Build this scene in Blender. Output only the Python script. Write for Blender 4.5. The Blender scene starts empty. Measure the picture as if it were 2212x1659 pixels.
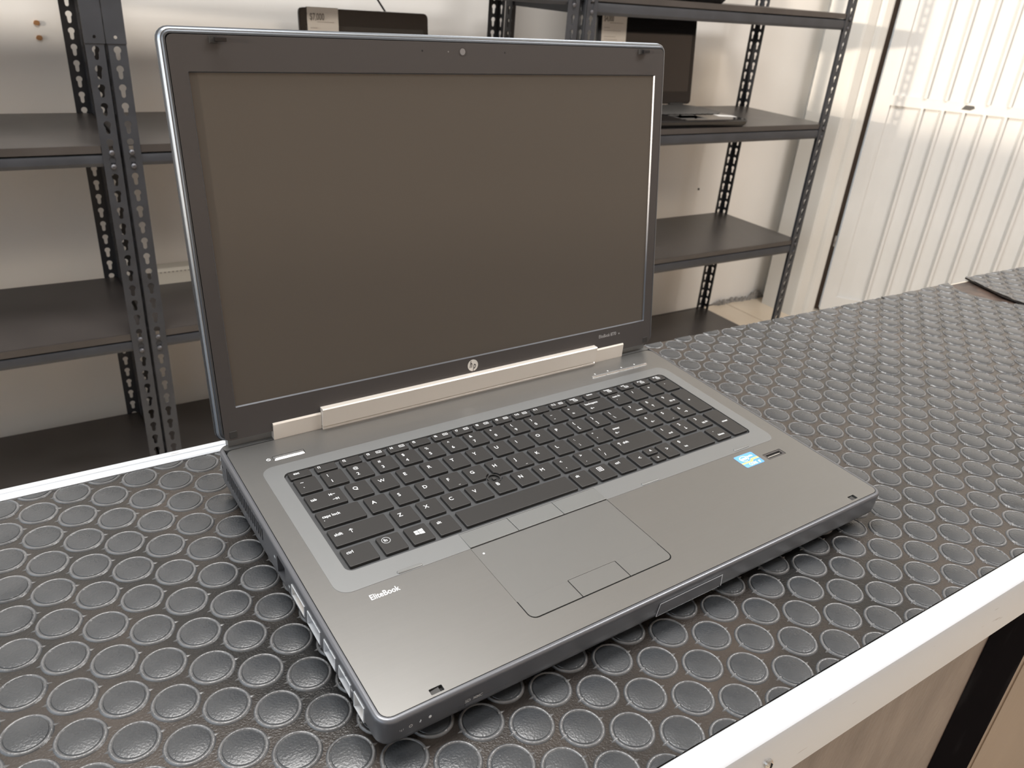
import bpy, bmesh, math, random
from math import sin, cos, pi, radians
from mathutils import Matrix, Vector
from mathutils.geometry import tessellate_polygon
random.seed(7)
sc = bpy.context.scene
col = sc.collection
MM = 0.001
# ------------------------------------------------------------------ frames
ZF = 0.76                                   # floor is z = 0, the laptop deck's front edge is at ZF
F0 = Matrix.Translation((0, 0, ZF))
TILT = 0.0356768
FK = F0 @ Matrix.Rotation(TILT, 4, 'X')     # laptop deck frame
AX = -0.0320377
FS = F0 @ Matrix.Rotation(AX, 4, 'Z')       # shelving / room frame
AT = radians(-1.24)
FT = F0 @ Matrix.Rotation(AT, 4, 'Z')       # counter frame
TH = 1.4161074
FL = F0 @ Matrix(((1, 0, 0, .0132084), (0, cos(TH), -sin(TH), .2619774), (0, sin(TH), cos(TH), .0399070), (0, 0, 0, 1)))  # lid frame
FD = F0 @ Matrix.Translation((2.5793, 1.4581, 0)) @ Matrix.Rotation(math.atan2(-.75, .66), 4, 'Z')                       # gate frame
ZT = -0.0265                                # top of the mat discs, relative to ZF

# ------------------------------------------------------------------ camera
cam = bpy.data.cameras.new('camera'); co = bpy.data.objects.new('camera', cam); col.objects.link(co)
r = (0.82711, -0.55710, 0.07451); dn = (-0.20009, -0.41570, -0.88721); fw = (0.52524, 0.71891, -0.45531)
R = Matrix((r, [-c for c in dn], [-c for c in fw])).transposed()
co.matrix_world = Matrix.Translation((-0.11379058, -0.23853184, 0.32197603 + ZF)) @ R.to_4x4()
cam.sensor_width = 36; cam.lens = 1703.98 / 2212 * 36
cam.clip_start = .01; cam.clip_end = 60
cam.dof.use_dof = True; cam.dof.focus_distance = 0.52; cam.dof.aperture_fstop = 20
sc.camera = co

# ------------------------------------------------------------------ world, lights, exposure
sc.view_settings.view_transform = 'Standard'; sc.view_settings.look = 'None'
sc.view_settings.gamma = 1; sc.view_settings.use_curve_mapping = False
sc.view_settings.exposure = 0.38
w = bpy.data.worlds.new('world'); sc.world = w; w.use_nodes = True
bg = w.node_tree.nodes['Background']; bg.inputs[0].default_value = (.80, .90, 1.0, 1); bg.inputs[1].default_value = 2.3

def area(name, loc, target, sx, sy, power, color):
    l = bpy.data.lights.new(name, 'AREA'); l.shape = 'RECTANGLE'; l.size = sx; l.size_y = sy; l.energy = power; l.color = color
    o = bpy.data.objects.new(name, l); col.objects.link(o)
    d = (Vector(target) - Vector(loc)).normalized()
    o.matrix_world = Matrix.Translation(Vector(loc)) @ d.to_track_quat('-Z', 'Y').to_matrix().to_4x4()
    return o
area('overhead_fill', (-.1, .5, 2.55), (-.1, .5, 0), 1.2, .6, 40, (1, .98, .955))  # unseen overhead fill lamps, added to brighten the room
area('overhead_fill', (1.7, -.4, 2.55), (1.7, -.4, 0), 1.2, .6, 40, (1, .98, .955))
sun = bpy.data.lights.new('sun', 'SUN'); sun.energy = 2.0; sun.angle = radians(1.2); sun.color = (1, .86, .70)
so = bpy.data.objects.new('sun', sun); col.objects.link(so)
sd = (FS.to_3x3() @ Vector((.965, .25, -.065))).normalized()
so.matrix_world = Matrix.Translation((-2, 0, 2)) @ sd.to_track_quat('-Z', 'Y').to_matrix().to_4x4()

# ------------------------------------------------------------------ materials
def mat(name, c, rough=.5, metal=0., spec=.5, var=0., vscale=20., bump=0., bscale=200., c2=None, stretch=None, rvar=0., coat=0., detail=4, thr=None):
    m = bpy.data.materials.new(name); m.use_nodes = True; nt = m.node_tree; b = nt.nodes['Principled BSDF']
    b.inputs['Base Color'].default_value = (*c, 1); b.inputs['Roughness'].default_value = rough
    b.inputs['Metallic'].default_value = metal; b.inputs['Specular IOR Level'].default_value = spec
    b.inputs['Coat Weight'].default_value = coat
    co_ = nt.nodes.new('ShaderNodeTexCoord'); mp = nt.nodes.new('ShaderNodeMapping'); nt.links.new(co_.outputs['Object'], mp.inputs[0])
    if stretch: mp.inputs['Scale'].default_value = stretch
    if c2 is not None or var or rvar:
        n = nt.nodes.new('ShaderNodeTexNoise'); n.inputs['Scale'].default_value = vscale; n.inputs['Detail'].default_value = detail
        nt.links.new(mp.outputs[0], n.inputs['Vector'])
        rp = nt.nodes.new('ShaderNodeValToRGB'); nt.links.new(n.outputs[0], rp.inputs[0])
        t0, t1 = thr if thr else (.3, .7)
        rp.color_ramp.elements[0].position = t0; rp.color_ramp.elements[1].position = t1
        cc = c2 if c2 is not None else tuple(min(1, x * (1 + var)) for x in c)
        rp.color_ramp.elements[0].color = (*c, 1); rp.color_ramp.elements[1].color = (*cc, 1)
        nt.links.new(rp.outputs[0], b.inputs['Base Color'])
        if rvar:
            mr = nt.nodes.new('ShaderNodeMapRange'); mr.inputs[3].default_value = rough - rvar; mr.inputs[4].default_value = rough + rvar
            nt.links.new(n.outputs[0], mr.inputs[0]); nt.links.new(mr.outputs[0], b.inputs['Roughness'])
    if bump:
        n2 = nt.nodes.new('ShaderNodeTexNoise'); n2.inputs['Scale'].default_value = bscale; n2.inputs['Detail'].default_value = 3
        nt.links.new(mp.outputs[0], n2.inputs['Vector'])
        bp = nt.nodes.new('ShaderNodeBump'); bp.inputs['Strength'].default_value = bump; bp.inputs['Distance'].default_value = .001
        nt.links.new(n2.outputs[0], bp.inputs['Height']); nt.links.new(bp.outputs[0], b.inputs['Normal'])
    return m
M = {}
M['wall'] = mat('wall_paint', (.78, .755, .72), .75, var=.10, vscale=1.6, bump=.15, bscale=60)
M['wallf'] = mat('shop_front_paint', (.60, .48, .385), .8)
M['wallr'] = mat('wall_paint_patched', (.66, .65, .62), .7, var=.08, vscale=3, bump=.2, bscale=40)
M['ceil'] = mat('ceiling_paint', (.80, .78, .75), .8)
M['tile'] = mat('floor_tile', (.62, .53, .42), .28, var=.1, vscale=6)
M['grout'] = mat('grout', (.25, .22, .19), .9)
M['rubble'] = mat('broken_plaster', (.16, .15, .14), .9, var=1.2, vscale=60, bump=.6, bscale=120)
M['gate'] = mat('white_gate_paint', (.66, .655, .635), .38, c2=(.71, .705, .69), vscale=5, bump=.1, bscale=30)
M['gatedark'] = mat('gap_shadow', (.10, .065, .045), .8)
M['rack'] = mat('rack_paint', (.026, .028, .033), .42, spec=.45, var=.35, vscale=25)
M['rackboard'] = mat('rack_board', (.042, .037, .035), .33, spec=.5, var=.3, vscale=12, rvar=.05)
M['bolt'] = mat('bolt_steel', (.10, .10, .11), .4, metal=.6)
M['alu'] = mat('white_aluminium', (.63, .66, .70), .36, metal=.25, c2=(.42, .42, .44), vscale=70, stretch=(.5, 3, 3), thr=(.70, .74), detail=7)
M['slab'] = mat('counter_board', (.50, .40, .30), .8, var=.2, vscale=30)
M['slabdark'] = mat('counter_glue', (.10, .065, .05), .45, c2=(.02, .015, .014), vscale=40, bump=.3, bscale=300)
M['brown'] = mat('panel_floor_reflection', (.16, .112, .090), .34, spec=.4, c2=(.118, .082, .067), vscale=45, stretch=(1.2, 1, .35), bump=.35, bscale=260, rvar=.08)  # brown of the reflected floor is put into the panel's base colour
M['tan'] = mat('tan_panel', (.27, .195, .135), .42, spec=.4, c2=(.23, .165, .112), vscale=18, stretch=(1, 1, .2), bump=.1, bscale=150)
M['blackstrip'] = mat('black_tape', (.010, .009, .010), .9, spec=.0, c2=(.035, .034, .036), vscale=22, stretch=(1, 1, .4), thr=(.55, .8), bump=.4, bscale=140)
M['orange'] = mat('orange_paint_chip', (.75, .22, .05), .6)
M['screw'] = mat('screw_steel', (.62, .60, .57), .25, metal=1)
M['rubber'] = mat('mat_rubber', (.012, .012, .012), .26, spec=.5, c2=(.052, .041, .034), vscale=7, rvar=.07, bump=.25, bscale=900, thr=(.40, .72))
M['disc'] = mat('mat_disc_rubber', (.029, .032, .036), .28, spec=.55, c2=(.050, .053, .057), vscale=30, rvar=.05, bump=.22, bscale=750)
# laptop
M['chassis'] = mat('dark_magnesium', (.125, .130, .143), .32, metal=.5, bump=.05, bscale=3000)
M['deck'] = mat('brushed_gunmetal', (.250, .248, .242), .36, metal=.85, c2=(.255, .253, .247), vscale=900, stretch=(.02, 1, 1), rvar=.012)
M['surround'] = mat('satin_silver_grey', (.245, .252, .255), .42, metal=.7)
M['pan'] = mat('keyboard_pan', (.040, .042, .045), .55, metal=.0)
M['key'] = mat('key_plastic', (.020, .019, .0185), .46, spec=.42, bump=.08, bscale=5000)
M['legend'] = mat('white_print', (.62, .64, .66), .5)
M['legendgrey'] = mat('grey_print', (.45, .45, .45), .5)
M['padbtn'] = mat('button_grey', (.215, .22, .218), .42, metal=.6)
M['pad'] = mat('touchpad_grey', (.20, .20, .195), .40, metal=.7)
M['dark'] = mat('dark_gap', (.006, .006, .006), .7)
M['chrome'] = mat('satin_chrome', (.75, .76, .76), .22, metal=.9)
M['silver'] = mat('hinge_silver', (.74, .69, .63), .36, metal=.35)
M['bezel'] = mat('bezel_plastic', (.050, .045, .044), .48, spec=.45, bump=.05, bscale=4000)
M['screen'] = mat('matte_panel', (.080, .070, .060), .38, spec=.45, bump=.02, bscale=4000)
M['screen'].node_tree.nodes['Principled BSDF'].inputs['Specular Tint'].default_value = (1, .93, .86, 1)
M['lidmetal'] = mat('lid_shell', (.10, .108, .12), .36, metal=.8)
M['lidline'] = mat('lid_bright_line', (.30, .33, .37), .32, metal=.9)
M['rubberblk'] = mat('bumper_rubber', (.025, .024, .023), .6)
M['logo'] = mat('logo_white', (.72, .70, .66), .35, metal=.3)
M['blue'] = mat('sticker_blue', (.10, .30, .80), .3, c2=(.16, .40, .88), vscale=60)
M['gold'] = mat('sticker_gold', (.85, .52, .18), .3)
M['white'] = mat('sticker_white', (.85, .87, .9), .35)
M['port'] = mat('port_metal', (.72, .75, .79), .32, metal=.4)
M['portin'] = mat('port_inside', (.30, .31, .33), .35, metal=.7)
M['foot'] = mat('foot_rubber', (.02, .02, .02), .7)
M['glossblk'] = mat('gloss_black', (.010, .010, .011), .12, spec=.5)
M['paper'] = mat('tag_paper', (.86, .84, .81), .7)
M['ink'] = mat('tag_ink', (.20, .19, .18), .7)
M['inklt'] = mat('tag_fine_print', (.50, .47, .44), .7)
M['cream'] = mat('cream_plastic', (.62, .57, .48), .5)
M['plug'] = mat('brown_wall_plug', (.34, .17, .07), .7)
M['cable'] = mat('black_cable', (.015, .015, .015), .5)
M['greykey'] = mat('grey_keys', (.10, .095, .09), .5)

# ------------------------------------------------------------------ mesh tools
class MB:
    def __init__(s): s.v = []; s.f = []
    def add(s, vs, fs):
        n = len(s.v); s.v += [tuple(v) for v in vs]; s.f += [tuple(i + n for i in f) for f in fs]; return s
    def box(s, x0, x1, y0, y1, z0, z1):
        return s.add([(x0, y0, z0), (x1, y0, z0), (x1, y1, z0), (x0, y1, z0), (x0, y0, z1), (x1, y0, z1), (x1, y1, z1), (x0, y1, z1)],
                     [(0, 3, 2, 1), (4, 5, 6, 7), (0, 1, 5, 4), (1, 2, 6, 5), (2, 3, 7, 6), (3, 0, 4, 7)])
    def loft(s, rings, cap0=True, cap1=True):
        n = len(rings[0]); vs = [p for r_ in rings for p in r_]; fs = []
        for k in range(len(rings) - 1):
            for i in range(n):
                j = (i + 1) % n; fs.append((k * n + i, k * n + j, (k + 1) * n + j, (k + 1) * n + i))
        if cap0: fs.append(tuple(range(n - 1, -1, -1)))
        if cap1: fs.append(tuple((len(rings) - 1) * n + i for i in range(n)))
        return s.add(vs, fs)
    def cyl(s, c, r0, z0, z1, n=24, r1=None):
        r1 = r0 if r1 is None else r1
        return s.loft([[(c[0] + r0 * cos(2 * pi * i / n), c[1] + r0 * sin(2 * pi * i / n), z0) for i in range(n)],
                       [(c[0] + r1 * cos(2 * pi * i / n), c[1] + r1 * sin(2 * pi * i / n), z1) for i in range(n)]])
    def tube(s, p0, p1, rad, n=8):
        p0 = Vector(p0); p1 = Vector(p1); d = (p1 - p0).normalized(); a = d.orthogonal().normalized(); b = d.cross(a)
        return s.loft([[tuple(p + a * rad * cos(2 * pi * i / n) + b * rad * sin(2 * pi * i / n)) for i in range(n)] for p in (p0, p1)])
    def slab(s, outer, holes, z0, z1):
        polys = [outer] + holes
        flat = [p for q in polys for p in q]
        tr = tessellate_polygon([[Vector((p[0], p[1], 0)) for p in q] for q in polys])
        n = len(flat); vs = [(p[0], p[1], z0) for p in flat] + [(p[0], p[1], z1) for p in flat]; fs = []
        for t in tr:
            a, b, c = [Vector(flat[i]) for i in t]
            t = t if (b - a).cross(c - a) > 0 else (t[0], t[2], t[1])
            fs.append((t[0] + n, t[1] + n, t[2] + n)); fs.append((t[0], t[2], t[1]))
        k = 0
        for q in polys:
            m = len(q); A = sum(q[i][0] * q[(i + 1) % m][1] - q[(i + 1) % m][0] * q[i][1] for i in range(m))
            ccw = A > 0; outerq = (k == 0)
            for i in range(m):
                a, b = k + i, k + (i + 1) % m
                if ccw != outerq: a, b = b, a
                fs.append((a, b, b + n, a + n))
            k += m
        return s.add(vs, fs)
    def rbox(s, x0, x1, y0, y1, z0, z1, rad=1., bev=.3, n=3, bot=0.):
        rg = [rrect(x0 - bot, x1 + bot, y0 - bot, y1 + bot, rad, n, z0), rrect(x0, x1, y0, y1, rad, n, z1 - bev),
              rrect(x0 + bev * .4, x1 - bev * .4, y0 + bev * .4, y1 - bev * .4, rad, n, z1 - bev * .3), rrect(x0 + bev, x1 - bev, y0 + bev, y1 - bev, max(rad - bev, .05), n, z1)]
        return s.loft(rg)
def rrect(x0, x1, y0, y1, rad, n=4, z=None):
    out = []
    for cx, cy, a in ((x1 - rad, y0 + rad, -90), (x1 - rad, y1 - rad, 0), (x0 + rad, y1 - rad, 90), (x0 + rad, y0 + rad, 180)):
        for i in range(n):
            t = radians(a + 90 * i / (n - 1)); p = (cx + rad * cos(t), cy + rad * sin(t)); out.append(p if z is None else (*p, z))
    return out
def mesh_of(mb, name, mt, scale=1., smooth=False):
    me = bpy.data.meshes.new(name); me.from_pydata([(v[0] * scale, v[1] * scale, v[2] * scale) for v in mb.v], [], mb.f); me.update()
    if mt: me.materials.append(mt)
    if smooth:
        me.polygons.foreach_set('use_smooth', [True] * len(me.polygons)); me.set_sharp_from_angle(angle=radians(22))
    return me
def link(name, me, frame, parent=None, kind=None, label=None):
    o = bpy.data.objects.new(name, me); col.objects.link(o)
    if parent is not None:
        o.parent = parent; o.matrix_parent_inverse = parent.matrix_world.inverted()
    o.matrix_world = frame
    if parent is not None: o.matrix_basis = frame
    if kind: o['kind'] = kind
    if label: o['label'] = label
    return o
def obj(name, mb, mt, frame, parent=None, scale=1., smooth=False, kind=None, label=None):
    return link(name, mesh_of(mb, name, mt, scale, smooth), frame, parent, kind, label)
def thing(name, label, cat, m, group=None):
    o = bpy.data.objects.new(name, None); o.empty_display_size = .03; col.objects.link(o); o.matrix_world = m
    WM[o.name] = m.copy(); o['label'] = label; o['category'] = cat
    if group: o['group'] = group
    return o
WM = {}
def sub(name, me, frame, parent, **k):     # child whose world matrix is `frame`
    o = bpy.data.objects.new(name, me); col.objects.link(o); o.parent = parent
    o.matrix_parent_inverse = WM[parent.name].inverted(); o.matrix_basis = frame; WM[o.name] = frame.copy()
    for a, b in k.items(): o[a] = b
    return o
def part(name, mb, mt, frame, parent, scale=1., smooth=False, **k):
    return sub(name, mesh_of(mb, name, mt, scale, smooth), frame, parent, **k)
def top(name, mb, mt, frame, scale=1., smooth=False, **k):
    o = bpy.data.objects.new(name, mesh_of(mb, name, mt, scale, smooth)); col.objects.link(o); o.matrix_world = frame; WM[o.name] = frame.copy()
    for a, b in k.items(): o[a] = b
    return o
def boolean(o, cutters, scale=1., op='DIFFERENCE'):
    me = mesh_of(cutters, 'cut', None, scale); c = bpy.data.objects.new('cut', me); col.objects.link(c); c.matrix_world = WM[o.name]
    md = o.modifiers.new('b', 'BOOLEAN'); md.operation = op; md.object = c; md.solver = 'EXACT'
    bpy.context.view_layer.update(); dg = bpy.context.evaluated_depsgraph_get()
    nm = bpy.data.meshes.new_from_object(o.evaluated_get(dg)); o.modifiers.clear()
    old = o.data; o.data = nm; nm.name = old.name; bpy.data.objects.remove(c); bpy.data.meshes.remove(me)
TC = {}
def text_mesh(s, size, mt, align='LEFT', shear=0, xs=1., bold=0.):
    k = (s, size, mt.name, align, shear, xs, bold)
    if k not in TC:
        cu = bpy.data.curves.new('t', 'FONT'); cu.body = s; cu.size = size * MM; cu.align_x = align; cu.align_y = 'CENTER'; cu.shear = shear
        cu.offset = bold * MM; cu.resolution_u = 3
        to = bpy.data.objects.new('t', cu); col.objects.link(to); bpy.context.view_layer.update()
        me = bpy.data.meshes.new_from_object(to.evaluated_get(bpy.context.evaluated_depsgraph_get()))
        bpy.data.objects.remove(to); me.name = 'print'; me.materials.clear(); me.materials.append(mt)
        for v in me.vertices: v.co.x *= xs
        TC[k] = me
    return TC[k]
def text(s, size, mt, frame, x, y, z, parent, name='lettering', **kw):
    return sub(name, text_mesh(s, size, mt, **kw), frame @ Matrix.Translation((x * MM, y * MM, z * MM)), parent)
def RX(a): return Matrix.Rotation(a, 4, 'X')
def RZ(a): return Matrix.Rotation(a, 4, 'Z')
def TR(x, y, z): return Matrix.Translation((x, y, z))

# ================================================================== THE SETTING
YW = 1.765; ZFL = -ZF
def B(*a): return MB().box(*a)
top('wall_back', B(-3.2, 2.52, YW, YW + .12, ZFL, 2.05), M['wall'], FS, kind='structure')
wb = bpy.data.objects['wall_back']
for x, z in ((.020, .171), (.020, .143)):
    part('wall_plug', MB().loft([[(x + .0055 * cos(2 * pi * i / 9) * (1 + .2 * (i % 2)), YW - y, z + .005 * sin(2 * pi * i / 9)) for i in range(9)][::-1] for y in (-.002, .003)]), M['plug'], FS, wb, label='brown wall plug')
part('nail_hole', MB().loft([[(1.995 + .004 * cos(a), YW - y, -.292 + .004 * sin(a)) for a in [2 * pi * i / 8 for i in range(8)]][::-1] for y in (-.002, .002)]), M['dark'], FS, wb)
# side wall between corner and gate post
def wallquad(p0, p1, th, z0, z1):
    d = Vector((p1[0] - p0[0], p1[1] - p0[1])).normalized(); n = Vector((-d.y, d.x)) * th
    q = [p0, p1, (p1[0] + n.x, p1[1] + n.y), (p0[0] + n.x, p0[1] + n.y)]
    return MB().loft([[(x, y, z0) for x, y in q], [(x, y, z1) for x, y in q]])
top('wall_right', wallquad((2.425, 1.60), (2.478, YW + .01), -.10, ZFL, 2.05), M['wallr'], FS, kind='structure')
top('wall_left', B(-3.2, -3.1, -2.7, YW, ZFL, .357), M['wall'], FS, kind='structure')
top('wall_front', B(-3.2, 3.9, -2.7, -2.6, ZFL, 2.05), M['wallf'], FS, kind='structure')
top('wall_end', B(4.1, 4.2, -2.7, 1.9, ZFL, 2.05), M['wallf'], FS, kind='structure')  # unseen wall, added to keep blue sky out of the screen's reflection
# ceiling and floor
top('ceiling', B(-3.2, 4.2, -2.7, 1.9, 2.05, 2.15), M['ceil'], FS, kind='structure')
fl = top('floor', B(-3.4, 4.2, -2.8, 1.9, ZFL - .05, ZFL - .008), M['grout'], FS, kind='structure')
tm = mesh_of(MB().rbox(-.163, .163, -.163, .163, -.008, 0, .003, .0015, 2), 'tile', M['tile'])
for i in range(-8, 6):
    for j in range(-6, 2):
        x = 2.25 + .33 * (i + .5); y = 1.43 + .33 * (j - .5)
        if -.5 < x < 3.6 and y < 1.9: sub('tile', tm, FS @ TR(x, y, ZFL), fl)
fm = MB()
for i in range(-17, -8):
    for j in range(-12, 2): fm.box(2.25 + .33 * i + .002, 2.25 + .33 * i + .328, 1.43 + .33 * (j - 1) + .002, 1.43 + .33 * (j - 1) + .328, ZFL - .008, ZFL)
part('tiles_beyond', fm, M['tile'], FS, fl, kind='stuff')
# broken plaster along the wall foot
rb = MB()
for k in range(46):
    t = random.random(); x = 2.19 + .27 * t; y = YW - .004 - .012 * random.random(); h = .006 + .022 * random.random() * (1.6 if .72 < t < .9 else .6); s_ = .006 + .010 * random.random()
    rb.loft([[(x + s_ * cos(a) * (.7 + .5 * random.random()), y + s_ * .6 * sin(a), ZFL) for a in [2 * pi * i / 6 for i in range(6)]], [(x + s_ * .4 * cos(a), y + s_ * .3 * sin(a), ZFL + h) for a in [2 * pi * i / 6 for i in range(6)]]])
part('broken_plaster', rb, M['rubble'], FS, wb, kind='stuff')
# skirting trim under the wall is missing in the photo; the gate post and gate
gp = MB()
prof = [(2.400, 1.70), (2.400, 1.566), (2.404, 1.556), (2.412, 1.551), (2.452, 1.549), (2.456, 1.553), (2.462, 1.553), (2.466, 1.545), (2.474, 1.538), (2.500, 1.534), (2.512, 1.538), (2.517, 1.548), (2.517, 1.70)]
gp.loft([[(x, y, ZFL) for x, y in prof], [(x, y, 2.05) for x, y in prof]])
top('trim_1', gp, M['wallr'], FS, kind='structure', smooth=True)
dr = top('door_1', B(.012, .062, 0, .035, ZFL + .015, 1.30), M['gate'], FD, kind='structure')   # hinge stile
def gpart(name, mb, m='gate', **k): return part(name, mb, M[m], FD, dr, **k)
gpart('rail', B(.062, 1.30, 0, .035, .030, .063)); gpart('rail', B(.062, 1.30, 0, .035, ZFL + .015, -.686)); gpart('rail', B(.062, 1.30, 0, .035, 1.27, 1.30))
gpart('stile', B(1.24, 1.30, -.001, .036, ZFL + .06, 1.30)); gpart('latch_plate', MB().slab([(.292, .040), (.322, .040), (.331, .047), (.327, .054), (.297, .054)], [], -.001, .003).add([], []), 'greykey') if False else None
lp = MB(); pl_ = [(.290, .041), (.318, .040), (.331, .047), (.327, .055), (.300, .055)]
lp.loft([[(x, -.0015, z) for x, z in pl_], [(x, .002, z) for x, z in pl_]]); gpart('latch_hole', lp, 'greykey', label='grey hole in the gate rail')
def slat(z0, z1):
    m_ = MB(); P = .0667; pr = [(0, .012), (P - .015, .010), (P - .011, -.009), (P - .003, -.009), (P - .001, .012), (P - .001, .018), (0, .018)]
    m_.loft([[(x, y, z0) for x, y in pr], [(x, y, z1) for x, y in pr]]); return mesh_of(m_, 'slat', M['gate'])
sm0 = slat(.063, 1.27); sm1 = slat(-.686, .030)
for k in range(18):
    x = .0630 + .0667 * k - .0225
    for me in (sm0, sm1):
        if k == 0: continue
        sub('slat', me, FD @ TR(x, 0, 0), dr)
for z0, z1 in ((.063, 1.27), (-.686, .030)): gpart('slat', B(.062, .1072, .012, .018, z0, z1))
gpart('weld_bead', MB().loft([[(.004 + .004 * cos(a), .004 + .004 * sin(a), z) for a in [2 * pi * i / 6 for i in range(6)]] for z in (-.49, -.47, -.45)]), 'rubble')
top('door_2', B(1.31, 2.4, .0, .05, ZFL + .02, 2.05), M['gate'], FD, kind='structure')       # the gate's fixed leaf, beyond the frame
top('trim_2', B(-.03, 1.31, .002, .06, 1.315, 2.05), M['wallr'], FD, kind='structure')          # wall above the gate
top('gap_shade', B(-.010, 1.31, .050, .060, ZFL, 1.32), M['gatedark'], FD, kind='structure')      # dark sheet standing in for the shade behind the hinge gap

# ================================================================== SHELVING
W_ = .030; PITCH = .0297
def key_cell():
    hole = []
    for i in range(11): a = radians(-52 + 284 * i / 10); hole.append((.015 + .0058 * cos(a), .0045 + .0058 * sin(a)))
    for i in range(5): a = radians(180 + 180 * i / 4); hole.append((.015 + .0033 * cos(a), -.0085 + .0033 * sin(a)))
    return [(0, -.01485), (.030, -.01485), (.030, .01485), (0, .01485)], hole
def post_mesh(n):
    o_, h_ = key_cell(); m_ = MB()
    s_ = MB().slab(o_, [h_], 0, .0016)
    for k in range(n):
        # flange facing the front (x along the width), flange facing the side (y along the depth)
        m_.add([(v[0], v[2], v[1] + k * PITCH) for v in s_.v], [f[::-1] for f in s_.f])
        m_.add([(v[2], v[0], v[1] + k * PITCH) for v in s_.v], s_.f)
    return mesh_of(m_, 'post', M['rack'])
NP = 70
pm = post_mesh(NP)                                   # corner at origin, flanges toward +x and +y
Z0P = .0450 - .0297 * 27                             # lowest hole row
def rack(x0, x1, levels, bt, label, fr_gap=0):
    yf, yb = 1.3054, 1.645
    t = thing('shelving_unit', label, 'shelves', FS @ TR((x0 + x1) / 2, (yf + yb) / 2, ZFL), 'dark metal shelving units along the back wall')
    for (x, y, sx, sy) in ((x0, yf, 1, 1), (x1, yf, -1, 1), (x0, yb, 1, -1), (x1, yb, -1, -1)):
        sub('post', pm, FS @ TR(x, y, Z0P) @ Matrix.Diagonal((sx, sy, 1, 1)), t)
    for z in levels:
        b = bt
        tr_ = MB().box(x0 + .003, x1 - .003, yf + .004, yb - .004, z - .002, z)
        for y0, y1 in ((yf + .002, yf + .005), (yb - .005, yb - .002)): tr_.box(x0 + .0305, x1 - .0305, y0, y1, z - .013, z)
        for xa, xb in ((x0 + .002, x0 + .004), (x1 - .004, x1 - .002)): tr_.box(xa, xb, yf + .03, yb - .03, z - .013, z)
        part('shelf', tr_, M['rackboard'], FS, t)
        for y, s_ in ((yf + .005, 1), (yb - .005, -1)):
            pr = [(0, z - .016), (-.002 * s_, z - .017), (-.0035 * s_, z - .022), (-.0035 * s_, z - b + .007), (-.001 * s_, z - b + .001), (.010 * s_, z - b), (.012 * s_, z - .016)]
            pr2 = [(x0 + .002, y + q[0], q[1]) for q in pr]; pr3 = [(x1 - .002, y + q[0], q[1]) for q in pr]
            bm_ = MB().loft([pr2, pr3] if s_ > 0 else [pr3, pr2]); part('beam', bm_, M['rack'], FS, t, smooth=True)
        for x, s_ in ((x0 + .004, 1), (x1 - .004, -1)):
            bm_ = MB().box(min(x, x + .003 * s_), max(x, x + .003 * s_), yf + .006, yb - .006, z - b, z - .014); part('beam', bm_, M['rack'], FS, t)
        for x in (x0 + .015, x1 - .015):
            for dz in (-.012, -.036):
                part('bolt', MB().loft([[(x + .0045 * k_ * cos(a), yf - y_, z + dz + .0045 * k_ * sin(a)) for a in [-2 * pi * i / 8 for i in range(8)]] for y_, k_ in ((-.002, 1), (.002, 1), (.0035, .5))]), M['bolt'], FS, t)
    return t
LV = (.306, .012, -.342, -.697)
rA = rack(-.846, .0845, (.318, .0143, -.3405, -.69), .037, 'dark perforated metal shelving unit at the far left, cut by the frame edge')
rB = rack(.0870, 1.045, (.318, .0143, -.3405, -.69), .037, 'dark perforated metal shelving unit mostly hidden behind the open laptop screen')
rC = rack(1.0655, 1.999, (.306, .0105, -.342, -.697), .042, 'dark perforated metal shelving unit on the right beside the white gate')
# joint sleeves with small round holes on the two front posts at the left and one at the middle
def sleeve(x, s_, z0, z1, par, yy=1.3054):
    outer = [(0, z0), (.031, z0), (.031, z1), (0, z1)]; holes = []
    for z in (z1 - .012, z0 + .010): holes.append([(.015 + .0028 * cos(-2 * pi * i / 8), z + .0028 * sin(-2 * pi * i / 8)) for i in range(8)])
    q = MB().slab(outer, holes, 0, .0012)
    m_ = MB().add([(x + s_ * v[0], yy - .0002 - v[2], v[1]) for v in q.v], q.f)
    part('joint_sleeve', m_, M['rack'], FS, par)
sleeve(.0850, -1, .178, .262, rA); sleeve(.0865, 1, .178, .262, rB); 

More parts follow.
